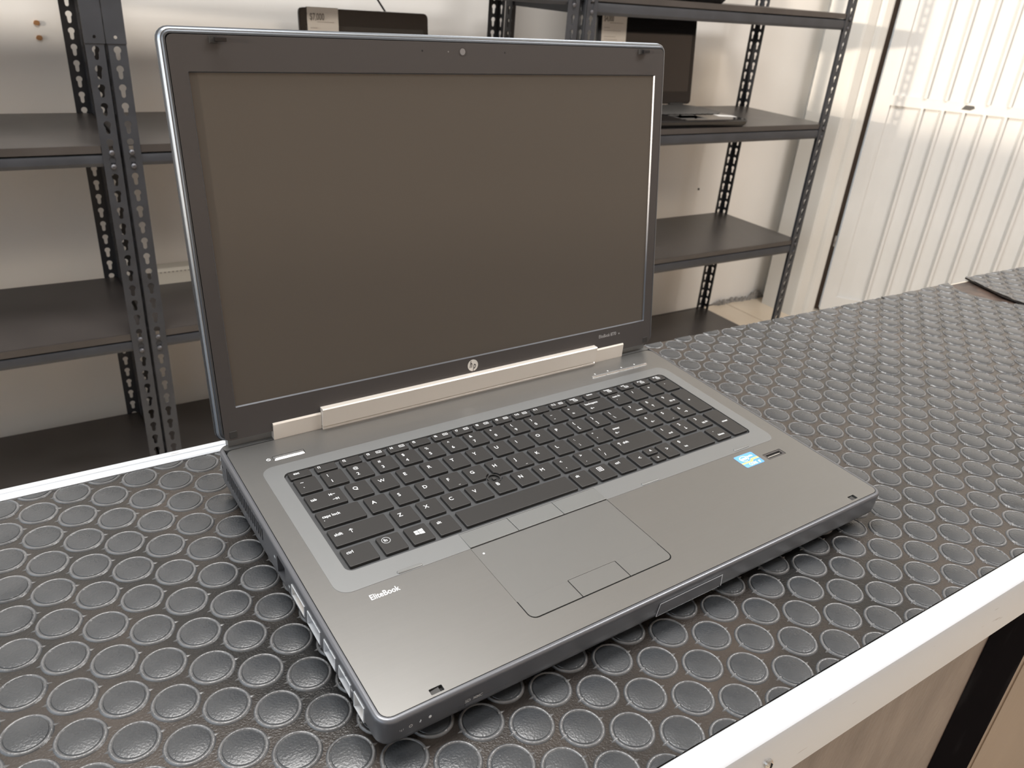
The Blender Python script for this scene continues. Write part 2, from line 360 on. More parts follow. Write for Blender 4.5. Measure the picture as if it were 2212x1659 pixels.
# ---- things on the shelves
def simple_laptop(label, frame, w_, d_, h_, base_t, lean, screenmat, glossy=True, grp=None):
    # frame: origin at base front-left corner on the shelf, x right, y back
    t = thing('laptop', label, 'laptop', frame @ TR(w_ / 2, d_ / 2, 0), 'laptops displayed on the shelves')
    b = MB().loft([rrect(.006, w_ - .006, .010, d_ - .004, .012, 4, 0), rrect(.001, w_ - .001, .002, d_, .014, 4, base_t * .45), rrect(0, w_, 0, d_, .014, 4, base_t * .8), rrect(.002, w_ - .002, .002, d_ - .002, .013, 4, base_t)])
    part('base', b, M['glossblk'], frame, t, smooth=True)
    part('palm_rest', MB().rbox(.008, w_ - .008, .006, d_ * .42, base_t, base_t + .0006, .004, .0003, 3), M['glossblk'], frame, t)
    kb = part('keyboard', MB().rbox(.02, w_ - .02, d_ * .46, d_ * .88, base_t, base_t + .0005, .004, .0002, 3), M['dark'], frame, t)
    n = 15
    km = mesh_of(MB().rbox(0, (w_ - .05) / n - .003, 0, .0145, 0, .0016, .001, .0004, 2), 'key', M['greykey'])
    for i in range(n):
        for j in range(5): sub('key', km, frame @ TR(.025 + (w_ - .05) / n * i, d_ * .47 + j * .0195, base_t + .0005), kb)
    part('touchpad', MB().rbox(w_ * .36, w_ * .62, .02, d_ * .33, base_t, base_t + .0009, .004, .0003, 3), M['greykey'], frame, t)
    LF = frame @ TR(0, d_ - .006, base_t + .004) @ RX(pi / 2 - lean)
    part('lid', MB().loft([rrect(0, w_, 0, h_, .010, 4, -.007), rrect(-.0008, w_ + .0008, -.0008, h_ + .0008, .010, 4, -.004), rrect(0, w_, 0, h_, .010, 4, 0)]), M['glossblk'], LF, t, smooth=True)
    part('bezel', MB().slab(rrect(.003, w_ - .003, .003, h_ - .003, .008, 4), [rrect(.012, w_ - .012, .034, h_ - .034, .001, 2)], 0, .0012), M['glossblk'], LF, t)
    part('screen', MB().box(.012, w_ - .012, .034, h_ - .034, 0, .0004), screenmat, LF, t)
    part('hinge_cover', MB().tube((.03, d_ - .006, base_t + .003), (.08, d_ - .006, base_t + .003), .005), M['rubberblk'], frame, t, smooth=True)
    part('hinge_cover', MB().tube((w_ - .08, d_ - .006, base_t + .003), (w_ - .03, d_ - .006, base_t + .003), .005), M['rubberblk'], frame, t, smooth=True)
    return t, LF
M['gscreen'] = mat('glossy_panel', (.012, .012, .013), .06, spec=.9)
M['mscreen'] = mat('dark_grey_panel', (.045, .044, .043), .3, spec=.5)
f4 = FS @ TR(1.307, 1.312, .0105) @ RZ(radians(-2.2))
l4, LF4 = simple_laptop('black glossy laptop with a reflective screen, open on the right shelf behind the big laptop', f4, .348, .252, .232, .020, radians(7), M['gscreen'])
part('palm_sticker', MB().slab([(.285, .055), (.338, .040), (.340, .062), (.292, .084)], [], .0206, .0210), M['paper'], f4, l4, label='pale sticker on the palm rest')
f7 = FS @ TR(.493, 1.322, .0143) @ RZ(radians(-1))
l7, LF7 = simple_laptop('small black laptop standing open behind the top edge of the big screen', f7, .302, .222, .199, .020, radians(6), M['mscreen'])
ft = FS @ TR(1.150, 1.33, .306) @ RZ(radians(-1))
simple_laptop('dark laptop on the topmost visible shelf at the top edge of the frame', ft, .370, .25, .23, .020, radians(10), M['mscreen'])
def price_tag(label, LF, x0, x1, y0, y1, price, size):
    t = thing('price_tag', label, 'price tag', LF @ TR((x0 + x1) / 2, y0, .0015), 'paper price tags on the shelf laptops')
    sh = MB(); n = 5
    sh.loft([[(x0, y, .0016 + .002 * (k / n) ** 2), (x1, y, .0016 + .002 * (k / n) ** 2), (x1, y, .0020 + .002 * (k / n) ** 2), (x0, y, .0020 + .002 * (k / n) ** 2)] for k, y in [(k, y0 + (y1 - y0) * k / n) for k in range(n + 1)]])
    part('paper', sh, M['paper'], LF, t, smooth=False)
    # the sheet folds over the lid's top edge
    part('folded_flap', B(x0, x1, y1 - .0004, y1 + .0004, -.009, .0040), M['paper'], LF, t)
    sub('price', text_mesh(price, size, M['ink'], align='LEFT', xs=.62, bold=.15), LF @ TR(x0 + .005, y1 - .019, .0046), t)
    ln = MB()
    for i, (a, b_, c_) in enumerate(((.028, .30, .85), (.040, .08, .30), (.047, .08, .75), (.062, .08, .55), (.069, .08, .62), (.076, .08, .80), (.083, .08, .55), (.095, .08, .7), (.102, .08, .6))):
        if y1 - a > y0 + .004: ln.box(x0 + (x1 - x0) * b_, x0 + (x1 - x0) * c_, y1 - a - .0012, y1 - a, .0044, .0047)
    part('fine_print', ln, M['inklt'], LF, t, kind='stuff')
price_tag('white $7,000 paper tag on the small black laptop behind the big screen', LF7, .017, .086, .100, .2003, '$7,000', 19)
price_tag('white $4,000 paper tag hanging on the right laptop with the reflective screen', LF4, .012, .094, .100, .2332, '$4,000', 19)
# cable from the back of the small laptop up the wall
cb = MB(); pts_ = [(.733, 1.60, .02), (.728, 1.62, .10), (.722, 1.61, .20), (.716, 1.60, .232), (.703, 1.64, .27), (.690, 1.68, .33), (.680, 1.70, .42), (.676, 1.70, .60)]
for a, b_ in zip(pts_, pts_[1:]): cb.tube(a, b_, .0022, 7)
top('power_cable', cb, M['cable'], FS, label='thin black cable rising from behind the small black laptop', category='cable')
# cream plastic trunking lying on the middle unit's shelf
tk = thing('cable_trunking', 'cream plastic trunking lying on the left shelf behind the laptop screen', 'trunking', FS @ TR(.30, 1.58, -.3405))
part('channel', MB().loft([[(x, 1.56, -.3405), (x, 1.60, -.3405), (x, 1.60, -.306), (x, 1.566, -.306), (x, 1.56, -.312)] for x in (.145, .62)]), M['cream'], FS, tk)
vm = mesh_of(B(0, .0035, 0, .001, 0, .0022), 'vent_slot', M['grout'])
for k in range(26): sub('vent_slot', vm, FS @ TR(.150 + .0085 * k, 1.5595, -.3145 + 0), tk)

# ================================================================== COUNTER
cf, cbk = -.0713, .3164
ct = thing('display_counter', 'long display counter with a black rubber top and white metal edging', 'counter', FT @ TR(.4, .12, ZFL))
back_line = [(.46, .331), (.55, .3345), (.755, .3265), (.95, .3225), (1.13, .3185), (1.26, .3165), (1.9, .309)]
slab_out = [(-.62, -.084), (1.9, -.084)] + back_line[::-1] + [(-.62, .3305)]
part('worktop', MB().slab(slab_out, [], -.052, -.0300), M['slab'], FT, ct)
gl = [(1.02, .19), (1.13, .19), (1.13, .318), (1.02, .3215)]
part('glue_patch', MB().slab([(1.036, .21), (1.10, .20), (1.115, .318), (1.03, .321)], [], -.0300, -.0297), M['slabdark'], FT, ct, label='bare brown board in the gap between the mats')
# front edging: rounded top, vertical face
def extr(prof, x0, x1): return MB().loft([[(x0, p[0], p[1]) for p in prof], [(x1, p[0], p[1]) for p in prof]])
zt = ZT + .0012
pf = [(-.0716, zt - .0040), (-.0716, zt - .0006), (-.0724, zt), (-.0780, zt + .0002), (-.0820, zt - .0002), (-.0850, zt - .0012), (-.0872, zt - .0030), (-.0882, zt - .0056), (-.0884, -.0700), (-.0876, -.0712), (-.0862, -.0712), (-.0862, -.0300 - .002)]
tf = part('front_edging', extr(pf[::-1], -.62, 1.9), M['alu'], FT, ct, smooth=True)
part('edge_sealant', extr([(-.0722, -.0300), (-.0722, -.0268), (-.0705, -.0285), (-.0695, -.0300)][::-1], -.62, 1.9), M['slabdark'], FT, ct)
pb = [(.3168, zt - .0040), (.3168, zt - .0010), (.3180, zt), (.3225, zt + .0002), (.3230, zt - .0006), (.3236, zt - .0006), (.3241, zt + .0003), (.3290, zt + .0002), (.3318, zt - .0010), (.3328, zt - .0035), (.3330, -.0650), (.3305, -.0650), (.3305, -.0315)]
part('back_edging', extr(pb, -.62, .455), M['alu'], FT, ct, smooth=True)
bl2 = [(x, y + .0006) for x, y in back_line]
m_ = MB()
for (xa, ya), (xb, yb) in zip(bl2, bl2[1:]):
    m_.loft([[(xa, ya, -.064), (xb, yb, -.064), (xb, yb + .0015, -.064), (xa, ya + .0015, -.064)], [(xa, ya, -.0298), (xb, yb, -.0298), (xb, yb + .0015, -.0298), (xa, ya + .0015, -.0298)]])
part('back_strip', m_, M['cream'], FT, ct)
def screw(x, z):
    s_ = part('screw', MB().loft([[(x + .0030 * k_ * cos(a), y_, z + .0030 * k_ * sin(a)) for a in [2 * pi * i / 16 for i in range(16)]] for y_, k_ in ((-.0880, 1), (-.0895, 1), (-.0905, .8), (-.0909, .3))]), M['screw'], FT, ct, smooth=True)
    part('screw_slot', MB().loft([[(x + .0004 * u_ + .0022 * v_, -.0913 + w__, z + .0022 * u_ - .0004 * v_) for u_, v_ in ((1, .0), (0, .25), (-1, 0), (0, -.25))] for w__ in (0, .0012)]), M['dark'], FT, s_)
screw(.1888, -.0478); screw(-.30, -.0478); screw(.82, -.0478)
# cabinet below the edging
yp = -.0800
part('front_panel', B(-.62, .470, yp, yp + .006, ZFL + .02, -.0520), M['brown'], FT, ct)
part('black_strip', MB().loft([[(x, y, z) for x, y in ((.462, yp - .0008), (.470, yp - .0024), (.520, yp - .0030), (.555, yp - .0026), (.5605, yp - .0006), (.5605, yp + .004), (.462, yp + .004))] for z in (ZFL + .02, -.0520)]), M['blackstrip'], FT, ct, smooth=True)
part('front_panel', B(.5606, 1.9, yp, yp + .006, ZFL + .02, -.0520), M['tan'], FT, ct)
part('panel_bead', B(.575, .5765, yp - .0008, yp, ZFL + .02, -.0520), M['tan'], FT, ct)
part('paint_chip', MB().loft([[(.5565 + .0022 * cos(a) * (1 + .3 * ((i * 7) % 3 - 1)), y_, -.150 + .0032 * sin(a) * (1 + .25 * ((i * 5) % 3 - 1))) for i, a in enumerate([2 * pi * k / 9 for k in range(9)])] for y_ in (yp - .0022, yp - .0036)]), M['orange'], FT, ct)
part('carcass', B(-.60, 1.88, yp + .007, .300, ZFL + .02, -.0522), M['slab'], FT, ct)
part('plinth', B(-.60, 1.88, -.05, .28, ZFL, ZFL + .0199), M['blackstrip'], FT, ct)

# ---- rubber mats with raised round studs
RB = ZT - .0009                                     # mat ground level
def stud_mesh():
    m_ = MB(); n = 36
    prof = [(12.5, -.92), (12.05, -.55), (11.6, .0), (11.2, .08), (10.85, -.05), (10.45, -.50), (10.05, -.50), (9.8, -.10), (9.4, .0)]
    rings = []
    for k, (r_, z_) in enumerate(prof):
        ring = []
        for i in range(n):
            a = 2 * pi * i / n; ring.append((r_ * cos(a), r_ * sin(a), z_))
        rings.append(ring)
    m_.loft(rings, cap0=False, cap1=True)
    for s_ in (1, -1):                               # pointed tick at either side
        for v in (1, -1):
            pass
        p = [(10.2, -1.6, -.8), (14.6, .1, -.92), (10.2, 1.6, -.8), (10.4, -.25, .25), (13.2, .02, -.55), (10.4, .35, .25)]
        p = [(s_ * q[0], s_ * q[1], q[2]) for q in p]
        m_.add(p, [(0, 1, 4, 3), (1, 2, 5, 4), (3, 4, 5), (2, 0, 3, 5)])
    return m_
SM = stud_mesh()
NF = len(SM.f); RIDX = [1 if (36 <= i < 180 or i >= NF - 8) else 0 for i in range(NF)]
M['ring'] = mat('mat_ring_worn_highlight', (.07, .073, .077), .30, spec=.6, c2=(.14, .14, .142), vscale=60, bump=.5, bscale=500)  # worn rubber plus the highlight its ridges catch, painted into the colour
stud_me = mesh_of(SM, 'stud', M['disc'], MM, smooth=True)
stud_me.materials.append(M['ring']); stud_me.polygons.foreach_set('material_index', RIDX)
def in_view(xT, yT, marg=60):
    p = FT @ Vector((xT, yT, ZT)); q = co.matrix_world.inverted() @ p
    if q.z > -.05: return None
    u_ = 1106 + 1703.98 * q.x / -q.z; v_ = 829.5 - 1703.98 * q.y / -q.z
    return (-q.z) if (-marg * .1 / .1 < u_ + marg and u_ < 2212 + marg and -marg < v_ < 1659 + marg) else None
LX, LY, DX, DY = -.0776, .2920, .0223, .01474
m1_edge = [(1.068, -.0705), (1.068, .223), (1.052, .240), (1.040, .259), (1.0335, .289), (1.0405, .306), (1.049, .3235)]
m1 = [(-.62, -.0705)] + m1_edge + [(.95, .3235), (.755, .3275), (.55, .3350), (.458, .3360), (.458, .3160), (-.62, .3160)]
m2_left = [(1.1015, .3265), (1.088, .298), (1.0705, .256), (1.0705, .223), (1.076, -.0705)]
m2 = m2_left[::-1][:0] + [(1.0720, -.0705), (1.9, -.0705), (1.9, .315), (1.26, .3190)] + [(1.1015, .3265), (1.088, .298), (1.0705, .256), (1.0705, .223)]
def lift(x, y):                                      # mat 2 curls up at its free edge
    d = max(0, 1 - (x - 1.0705) / .06) * max(0, min(1, (y - .17) / .10)); return .0035 * d * d
def poly_mat(poly, z0, z1, name, root, lf=None):
    mb = MB().slab(poly, [], z0, z1)
    if lf:
        bm = bmesh.new(); vs = [bm.verts.new(v) for v in mb.v]
        for f in mb.f:
            try: bm.faces.new([vs[i] for i in f])
            except ValueError: pass
        for xx in [1.075 + .006 * i for i in range(12)]: bmesh.ops.bisect_plane(bm, geom=bm.verts[:] + bm.edges[:] + bm.faces[:], plane_co=(xx, 0, 0), plane_no=(1, 0, 0))
        for yy in [.17 + .012 * i for i in range(12)]: bmesh.ops.bisect_plane(bm, geom=bm.verts[:] + bm.edges[:] + bm.faces[:], plane_co=(0, yy, 0), plane_no=(0, 1, 0))
        for v in bm.verts: v.co.z += lf(v.co.x, v.co.y)
        me = bpy.data.meshes.new(name); bm.to_mesh(me); bm.free(); me.materials.append(M['rubber'])
        return sub(name, me, FT, root)
    return part(name, mb, M['rubber'], FT, root)
mt1 = thing('rubber_mat', 'black studded rubber mat under the open laptop, covering most of the counter', 'mat', FT @ TR(.25, .12, -.0300), 'studded rubber mats on the counter')
mt2 = thing('rubber_mat', 'black studded rubber mat with a lifted edge at the far right of the counter', 'mat', FT @ TR(1.4, .12, -.0300), 'studded rubber mats on the counter')
poly_mat(m1, -.0297, RB, 'mat_sheet', mt1)
poly_mat([(x, y) for x, y in m2], -.0290, RB + .0008, 'mat_sheet', mt2, lift)
def inside(poly, x, y):
    c = False; n = len(poly)
    for i in range(n):
        (x1, y1), (x2, y2) = poly[i], poly[(i + 1) % n]
        if (y1 > y) != (y2 > y) and x < (x2 - x1) * (y - y1) / (y2 - y1) + x1: c = not c
    return c
def clip_stud(x, y, poly):
    bm = bmesh.new(); vs = [bm.verts.new((v[0] * MM + x, v[1] * MM + y, v[2] * MM)) for v in SM.v]
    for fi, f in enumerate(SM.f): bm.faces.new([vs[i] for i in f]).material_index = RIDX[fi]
    n = len(poly)
    for i in range(n):
        (x1, y1), (x2, y2) = poly[i], poly[(i + 1) % n]; L = math.hypot(x2 - x1, y2 - y1)
        if L < 1e-6: continue
        nx, ny = (y2 - y1) / L, -(x2 - x1) / L       # outward normal of a ccw polygon
        dd = (x - x1) * nx + (y - y1) * ny; tt = ((x - x1) * (x2 - x1) + (y - y1) * (y2 - y1)) / L
        if abs(dd) < .0145 and -.012 < tt < L + .012:
            bmesh.ops.bisect_plane(bm, geom=bm.verts[:] + bm.edges[:] + bm.faces[:], plane_co=(x1, y1, 0), plane_no=(nx, ny, 0), clear_outer=True)
    if not bm.faces: bm.free(); return None
    for v in bm.verts: v.co.x -= x; v.co.y -= y
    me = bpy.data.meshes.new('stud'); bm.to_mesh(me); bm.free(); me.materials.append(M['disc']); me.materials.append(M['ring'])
    me.polygons.foreach_set('use_smooth', [True] * len(me.polygons)); me.set_sharp_from_angle(angle=radians(22)); return me
def edge_near(x, y, poly):
    n = len(poly)
    for i in range(n):
        (x1, y1), (x2, y2) = poly[i], poly[(i + 1) % n]; L2 = (x2 - x1) ** 2 + (y2 - y1) ** 2
        t = max(0, min(1, ((x - x1) * (x2 - x1) + (y - y1) * (y2 - y1)) / L2))
        if math.hypot(x - x1 - t * (x2 - x1), y - y1 - t * (y2 - y1)) < .0147: return True
    return False
for root, poly, ox, zz in ((mt1, m1, 0, 0), (mt2, m2, .0088, .0008)):
    cand = []
    for i in range(-30, 100):
        for j in range(-3, 30):
            if (i + j) % 2: continue
            x = LX + DX * i + ox; y = LY - DY * j + (.006 if ox else 0)
            d = in_view(x, y)
            if d is None: d = 50
            if not -.62 < x < 1.9: continue
            e = edge_near(x, y, poly)
            if not inside(poly, x, y) and not e: continue
            if .03 < x < .395 and .05 < y < .25 and root is mt1: d += 40      # hidden under the laptop
            if in_view(x, y, -40) is None: d += .8
            cand.append((d, x, y, e))
    cand.sort(key=lambda q: q[0]); rest = MB(); ridx = []
    for k, (d, x, y, e) in enumerate(cand):
        z = ZT + zz + (lift(x, y) if ox else 0)
        if k < 295 and d < 30:
            me = clip_stud(x, y, poly) if e else stud_me
            if me: sub('stud', me, FT @ TR(x, y, z) , root)
        else:
            if e:
                me = clip_stud(x, y, poly)
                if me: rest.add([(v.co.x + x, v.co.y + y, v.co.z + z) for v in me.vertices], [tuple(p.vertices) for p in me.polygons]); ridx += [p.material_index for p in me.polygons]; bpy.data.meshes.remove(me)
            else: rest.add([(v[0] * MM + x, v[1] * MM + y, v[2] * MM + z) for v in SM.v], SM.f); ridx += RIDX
    if rest.v:
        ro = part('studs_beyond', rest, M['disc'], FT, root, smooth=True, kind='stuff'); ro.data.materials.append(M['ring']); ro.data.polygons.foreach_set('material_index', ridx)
# crack near the back edge of the first mat
part('crack', MB().slab([(.8785, .304), (.8800, .3035), (.8940, .3262), (.8905, .3270)], [], RB + .0001, RB + .0004), M['dark'], FT, mt1)

# ================================================================== THE LAPTOP
lap = thing('laptop', 'large dark grey laptop with a black screen, open on the rubber-topped counter', 'laptop', F0 @ TR(.207, .13, ZT))
def P(name, mb, m, frame=FK, par=None, smooth=False, **k): return part(name, mb, M[m], frame, par or lap, MM, smooth, **k)
XL, XR, YF, YB = -1.0, 414.8, -1.2, 267.5
# base body: top rim lies in the tilted deck plane, bottom is level
def world_bottom(x, y, zb): # (deck-frame z) of a point whose level height is zb at deck y
    return (zb - y * sin(TILT)) / cos(TILT)
rings = []
for ins, z in ((6.2, 'b-20.5'), (3.2, 'b-19.6'), (1.2, 'b-17.4'), (.5, 'b-14.0'), (.1, -3.2), (.05, -1.6), (.5, -.7), (1.2, -.15), (2.0, .05), (2.9, 0), (3.1, -.5), (3.1, -3.4)):
    rg = rrect(XL + ins, XR - ins, YF + ins, YB - ins, max(9 - ins, 1.2), 7)
    if isinstance(z, str): rg = [(x, y, world_bottom(x, y, float(z[1:]))) for x, y in rg]
    else: rg = [(x, y, z) for x, y in rg]
    rings.append(rg)
base = P('base', MB().loft(rings), 'chassis', smooth=True)
# ports on the left side: (y0, y1, world z0, z1)
cut = MB(); ports = []
def yz(y, z): return y, (z - y * sin(TILT)) / cos(TILT)
def sidecut(y0, y1, z0, z1, depth=9):
    ym = (y0 + y1) / 2; a = world_bottom(0, ym, z0); b_ = world_bottom(0, ym, z1); cut.box(-3, depth, y0, y1, a, b_); return a, b_
pl_list = [('network_port', 129.5, 143, -13, .2), ('display_port', 98, 117.5, -11.4, -4.2), ('usb_port', 74.7, 92.3, -12.6, -4.0), ('usb_port', 53.6, 68.2, -12.8, -4.4), ('usb_port', 34.0, 47.8, -13.2, -5.2), ('small_port', 17.6, 28.6, -15.2, -5.6)]
pp = []
for nme, y0, y1, z0, z1 in pl_list: pp.append((nme, y0, y1, *sidecut(y0, y1, z0, z1)))
vents = []
for k in range(20):
    y = 245.3 - 3.93 * k; a = world_bottom(0, y, -8.6); b_ = world_bottom(0, y, 2.6 - .055 * k); cut.box(-3, 5, y - 1.15, y + 1.15, a, b_)
cut.box(-3, 5, 256, 258.2, world_bottom(0, 257, -4.2), world_bottom(0, 257, -1.8)); cut.box(-3, 4, 251.5, 254.8, world_bottom(0, 253, -4.4), world_bottom(0, 253, -3.6))
cut.box(47.4, 72.9, -5, 9, -14.9, -12.3)             # card slot on the front
boolean(base, cut, MM)
base.data.polygons.foreach_set('use_smooth', [True] * len(base.data.polygons)); base.data.set_sharp_from_angle(angle=radians(30))
for nme, y0, y1, a, b_ in pp:
    if nme == 'network_port':
        P(nme, MB().box(4, 8.8, y0 + .1, y1 - .1, a + .1, b_ - .1), 'dark')
        continue
    # bright frame standing just proud of the side, dark tongue inside
    fr = MB().slab([(y0 - .55, a - .55), (y1 + .55, a - .55), (y1 + .55, b_ + .55), (y0 - .55, b_ + .55)], [[(y0 + .1, a + .1), (y1 - .1, a + .1), (y1 - .1, b_ - .1), (y0 + .1, b_ - .1)]], -1.25, 5.5)
    q = MB().add([(v[2], v[0], v[1]) for v in fr.v], fr.f)
    pt = P(nme, q, 'port'); P('socket', MB().box(5.2, 8.8, y0 + .12, y1 - .12, a + .12, b_ - .12), 'portin', par=pt)
    P('tongue', MB().box(.6, 8, y0 + 1.4, y1 - 1.4, b_ - 3.0 if 'usb' in nme else (a + b_) / 2 - .6, b_ - 1.3 if 'usb' in nme else (a + b_) / 2 + .6), 'dark' if 'usb' in nme else 'gold', par=pt)
P('vent_shadow', MB().box(3.2, 5.0, 168, 247, -17, -5.5), 'dark')
P('card_slot', MB().box(47.6, 72.7, -.9, 6, -14.7, -12.5), 'chassis'); 
# small marks: front status icons, card slot lettering, optical bay outline
FF = FK @ TR(0, YF * MM - .00012, 0) @ RX(pi / 2)    # front face plane: x right, y up
text('SD', 3.0, M['legendgrey'], FF, 46.8, -10.2, .15, lap, xs=.95, bold=.03); text('MMC', 3.0, M['legendgrey'], FF, 51.8, -10.2, .15, lap, xs=.85, bold=.03)
def mark(mb, m, fr, name='mark', par=None): return part(name, mb, M[m], fr, par or lap, MM)
mark(MB().cyl((26.4, -8.4), .85, .0, .2, 12), 'legend', FF, 'status_mark')
mark(MB().slab([(21.3, -9.8), (21.0, -8.4), (21.5, -8.5), (21.2, -7.2), (20.4, -8.9), (20.9, -8.8)][::-1], [], 0, .2), 'legend', FF, 'status_mark')
def ringm(cx, cy, r0, r1, n=16, z0=0, z1=.05): return MB().slab([(cx + r1 * cos(2 * pi * i / n), cy + r1 * sin(2 * pi * i / n)) for i in range(n)], [[(cx + r0 * cos(2 * pi * i / n), cy + r0 * sin(2 * pi * i / n)) for i in range(n)]], z0, z1)
mark(ringm(15.6, -8.6, .65, 1.0), 'legendgrey', FF, 'status_mark')
mm_ = MB()
for s_ in (-1, 1): mm_.box(10.6 + s_ * .9 - .12, 10.6 + s_ * .9 + .12, -9.2, -8.0, 0, .05)
mm_.box(10.45, 10.75, -9.6, -8.3, 0, .05); mark(mm_, 'legendgrey', FF, 'status_mark')
ob = MB().slab([(182.6, -16.2), (240.4, -16.2), (239.0, -6.2), (184.0, -6.2)], [[(183.2, -16.2 + .01), (239.8, -16.2 + .01), (238.5, -6.8), (184.5, -6.8)]], 0, .12)
mark(ob, 'port', FF, 'drive_bay_outline')
P('drive_bay_face', MB().box(184.4, 238.4, -1.35, 0, -16.0, -7.0), 'chassis')
# side icons
FSd = FK @ TR((XL - .12) * MM, 0, 0) @ Matrix(((0, 0, -1, 0), (-1, 0, 0, 0), (0, 1, 0, 0), (0, 0, 0, 1)))  # looking from the left: x = -y, y = z
for y, z in ((146.5, -3.4), (121.5, -8.0), (86, -3.6), (80, -3.8), (61, -3.8), (41, -4.0), (31.5, -6.4)):
    mk = MB(); zz = world_bottom(0, y, z)
    for d in (-1.0, -.2, .6): mk.box(-y + d, -y + d + .45, zz - .8, zz + .8, 0, .06)
    mk.box(-y - 1.0, -y + 1.0, zz - .15, zz + .15, 0, .06); mark(mk, 'legend', FSd, 'port_mark')
mark(MB().slab([(-259.2, 1.4 - 9), (-258.0, 1.4 - 9), (-258.0, 4.4 - 9), (-258.8, 4.6 - 9)], [], 0, .06), 'legend', FSd, 'port_mark')
for x in (30, 385):
    for y in (22, 248):
        P('foot', MB().loft([rrect(x - 14, x + 14, y - 3.5, y + 3.5, 3.4, 6, world_bottom(x, y, -26.45)), rrect(x - 15, x + 15, y - 4.5, y + 4.5, 4.4, 6, world_bottom(x, y, -19))]), 'foot')
# deck plate
PX0, PX1, PY0, PY1 = 28.1, 386.3, 104.3, 214.3      # keyboard opening
TX0, TX1, TY0, TY1 = 103.6, 215.6, 20.6, 103.6       # touchpad opening
holes = [rrect(PX0, PX1, PY0, PY1, 5, 6), rrect(TX0, TX1, TY0, TY1, 5.0, 6),
         rrect(28.9, 52.0, 232.0, 237.6, .6, 3), rrect(366.2, 387.2, 69.2, 76.6, .8, 3), rrect(381.2, 388.4, 3.9, 8.2, .5, 3), rrect(29.5, 37.0, 3.4, 7.2, .5, 3)]
deck = P('deck_plate', MB().slab(rrect(XL + 3.35, XR - 3.35, YF + 3.35, 257.6, 5.6, 6), holes, -2.6, 0), 'deck')
P('rear_strip', MB().loft([rrect(XL + 3.35, XR - 3.35, 258.3, YB - 3.3, 1.5, 3, -2.6), rrect(XL + 3.35, XR - 3.35, 258.3, YB - 3.3, 1.5, 3, .1)]), 'surround')
# keyboard surround inlay, notched for the touchpad buttons
so_ = rrect(16.2, 397.6, 88.4, 225.6, 9, 7)
so_ = so_[21:] + so_[:21]                            # start at the front-left corner
i0 = [i for i, p in enumerate(so_) if abs(p[1] - 88.4) < 1e-6]
fl_ = [p for p in so_ if p[0] < 100]; 
ordr = rrect(16.2, 397.6, 88.4, 225.6, 9, 7)          # br, tr, tl, bl arcs
path = ordr + [(TX0 + .2, 88.4), (TX0 + .2, 103.65), (TX1 - .2, 103.65), (TX1 - .2, 88.4)]
P('keyboard_surround', MB().slab(path, [rrect(PX0, PX1, PY0, PY1, 5, 6)], .01, .16), 'surround')
pan = P('keyboard_pan', MB().slab(rrect(PX0 + .35, PX1 - .35, PY0 + .35, PY1 - .35, 4.7, 6), [], -3.2, -1.35), 'pan')
# keys ------------------------------------------------------------
KY = {'c': 107.3, 'z': 127.6, 'a': 147.3, 'q': 166.9, 'n': 186.5, 'f': 204.8}
KH = 16.4; KP = 19.14; KW = 15.3; KZ = .75
keys = []
def K(x, row, w_, leg, h=None, name='key'): keys.append((x, KY[row] if isinstance(row, str) else row, w_, h if h else (7.6 if row == 'f' else KH), leg, name))
S1 = 4.6; S2 = 3.5
def two(a, b_): return [(a, 3.6, 12.0, 3.9), (b_, 3.6, 5.1, 4.2)]
K(31.0, 'f', 15.1, [('esc', 3.4, 5.4, S2)])
for k in range(12): K(49.9 + 18.59 * k, 'f', 15.1, [('f%d' % (k + 1), 2.0, 5.2, 3.4)] + ([('[]', 11.3, 5.0, 0)] if k + 1 in (3, 4, 6, 7, 8, 9, 10, 12) else []))
for x, s_ in ((272.6, 'insert'), (291.0, 'delete'), (310.6, 'home'), (330.2, 'end'), (349.4, 'pg up'), (368.8, 'pg dn')):
    K(x, 'f', 15.0, [(s_, 3.4, 6.0, 2.7)] + ([('[]', 7.8, 3.4, 0)] if s_ != 'delete' else []))
for k, (a, b_) in enumerate(zip('~!@#$%^&*()_+', '`1234567890-=')): K(31.4 + KP * k, 'n', KW, two(a, b_))
K(280.2, 'n', 26.2, [('backspace', 3.0, 12.0, 3.5), ('<-', 5.8, 5.2, 3.4)])
K(31.4, 'q', 24.9, [('tab', 2.6, 10.2, S2), ('|<-', 18, 11.0, 3.2), ('->|', 18, 5.4, 3.2)])
for k, a in enumerate('QWERTYUIOP'): K(60.1 + KP * k, 'q', KW, [(a, 3.6, 10.0, S1)])
K(60.1 + KP * 10, 'q', KW, two('{', '[')); K(60.1 + KP * 11, 'q', KW, two('}', ']')); K(289.6, 'q', 17.0, two('|', '\\'))
K(31.4, 'a', 29.5, [('caps lock', 2.6, 10.2, S2), ('.', 2.4, 7.6, 4)])
for k, a in enumerate('ASDFGHJKL'): K(64.9 + KP * k, 'a', KW, [(a, 3.6, 10.0, S1)] + ([('_', 8.5, 3.0, 3.0)] if a in 'FJ' else []))
K(64.9 + KP * 9, 'a', KW, two(':', ';')); K(64.9 + KP * 10, 'a', KW, two('"', "'")); K(274.6, 'a', 32.0, [('enter', 5.0, 10.8, S2), ('<-', 5.4, 5.2, 3.6)])
K(31.4, 'z', 39.2, [('shift', 2.6, 10.2, S2), ('^|', 14.0, 10.2, 3.6)])
for k, a in enumerate('ZXCVBNM'): K(74.5 + KP * k, 'z', KW, [(a, 3.6, 10.0, S1)])
K(74.5 + KP * 7, 'z', KW, two('<', ',')); K(74.5 + KP * 8, 'z', KW, two('>', '.')); K(74.5 + KP * 9, 'z', KW, two('?', '/'))
K(265.2, 'z', 41.3, [('^|', 5.2, 11.2, 3.6), ('shift', 8.6, 11.0, S2)])
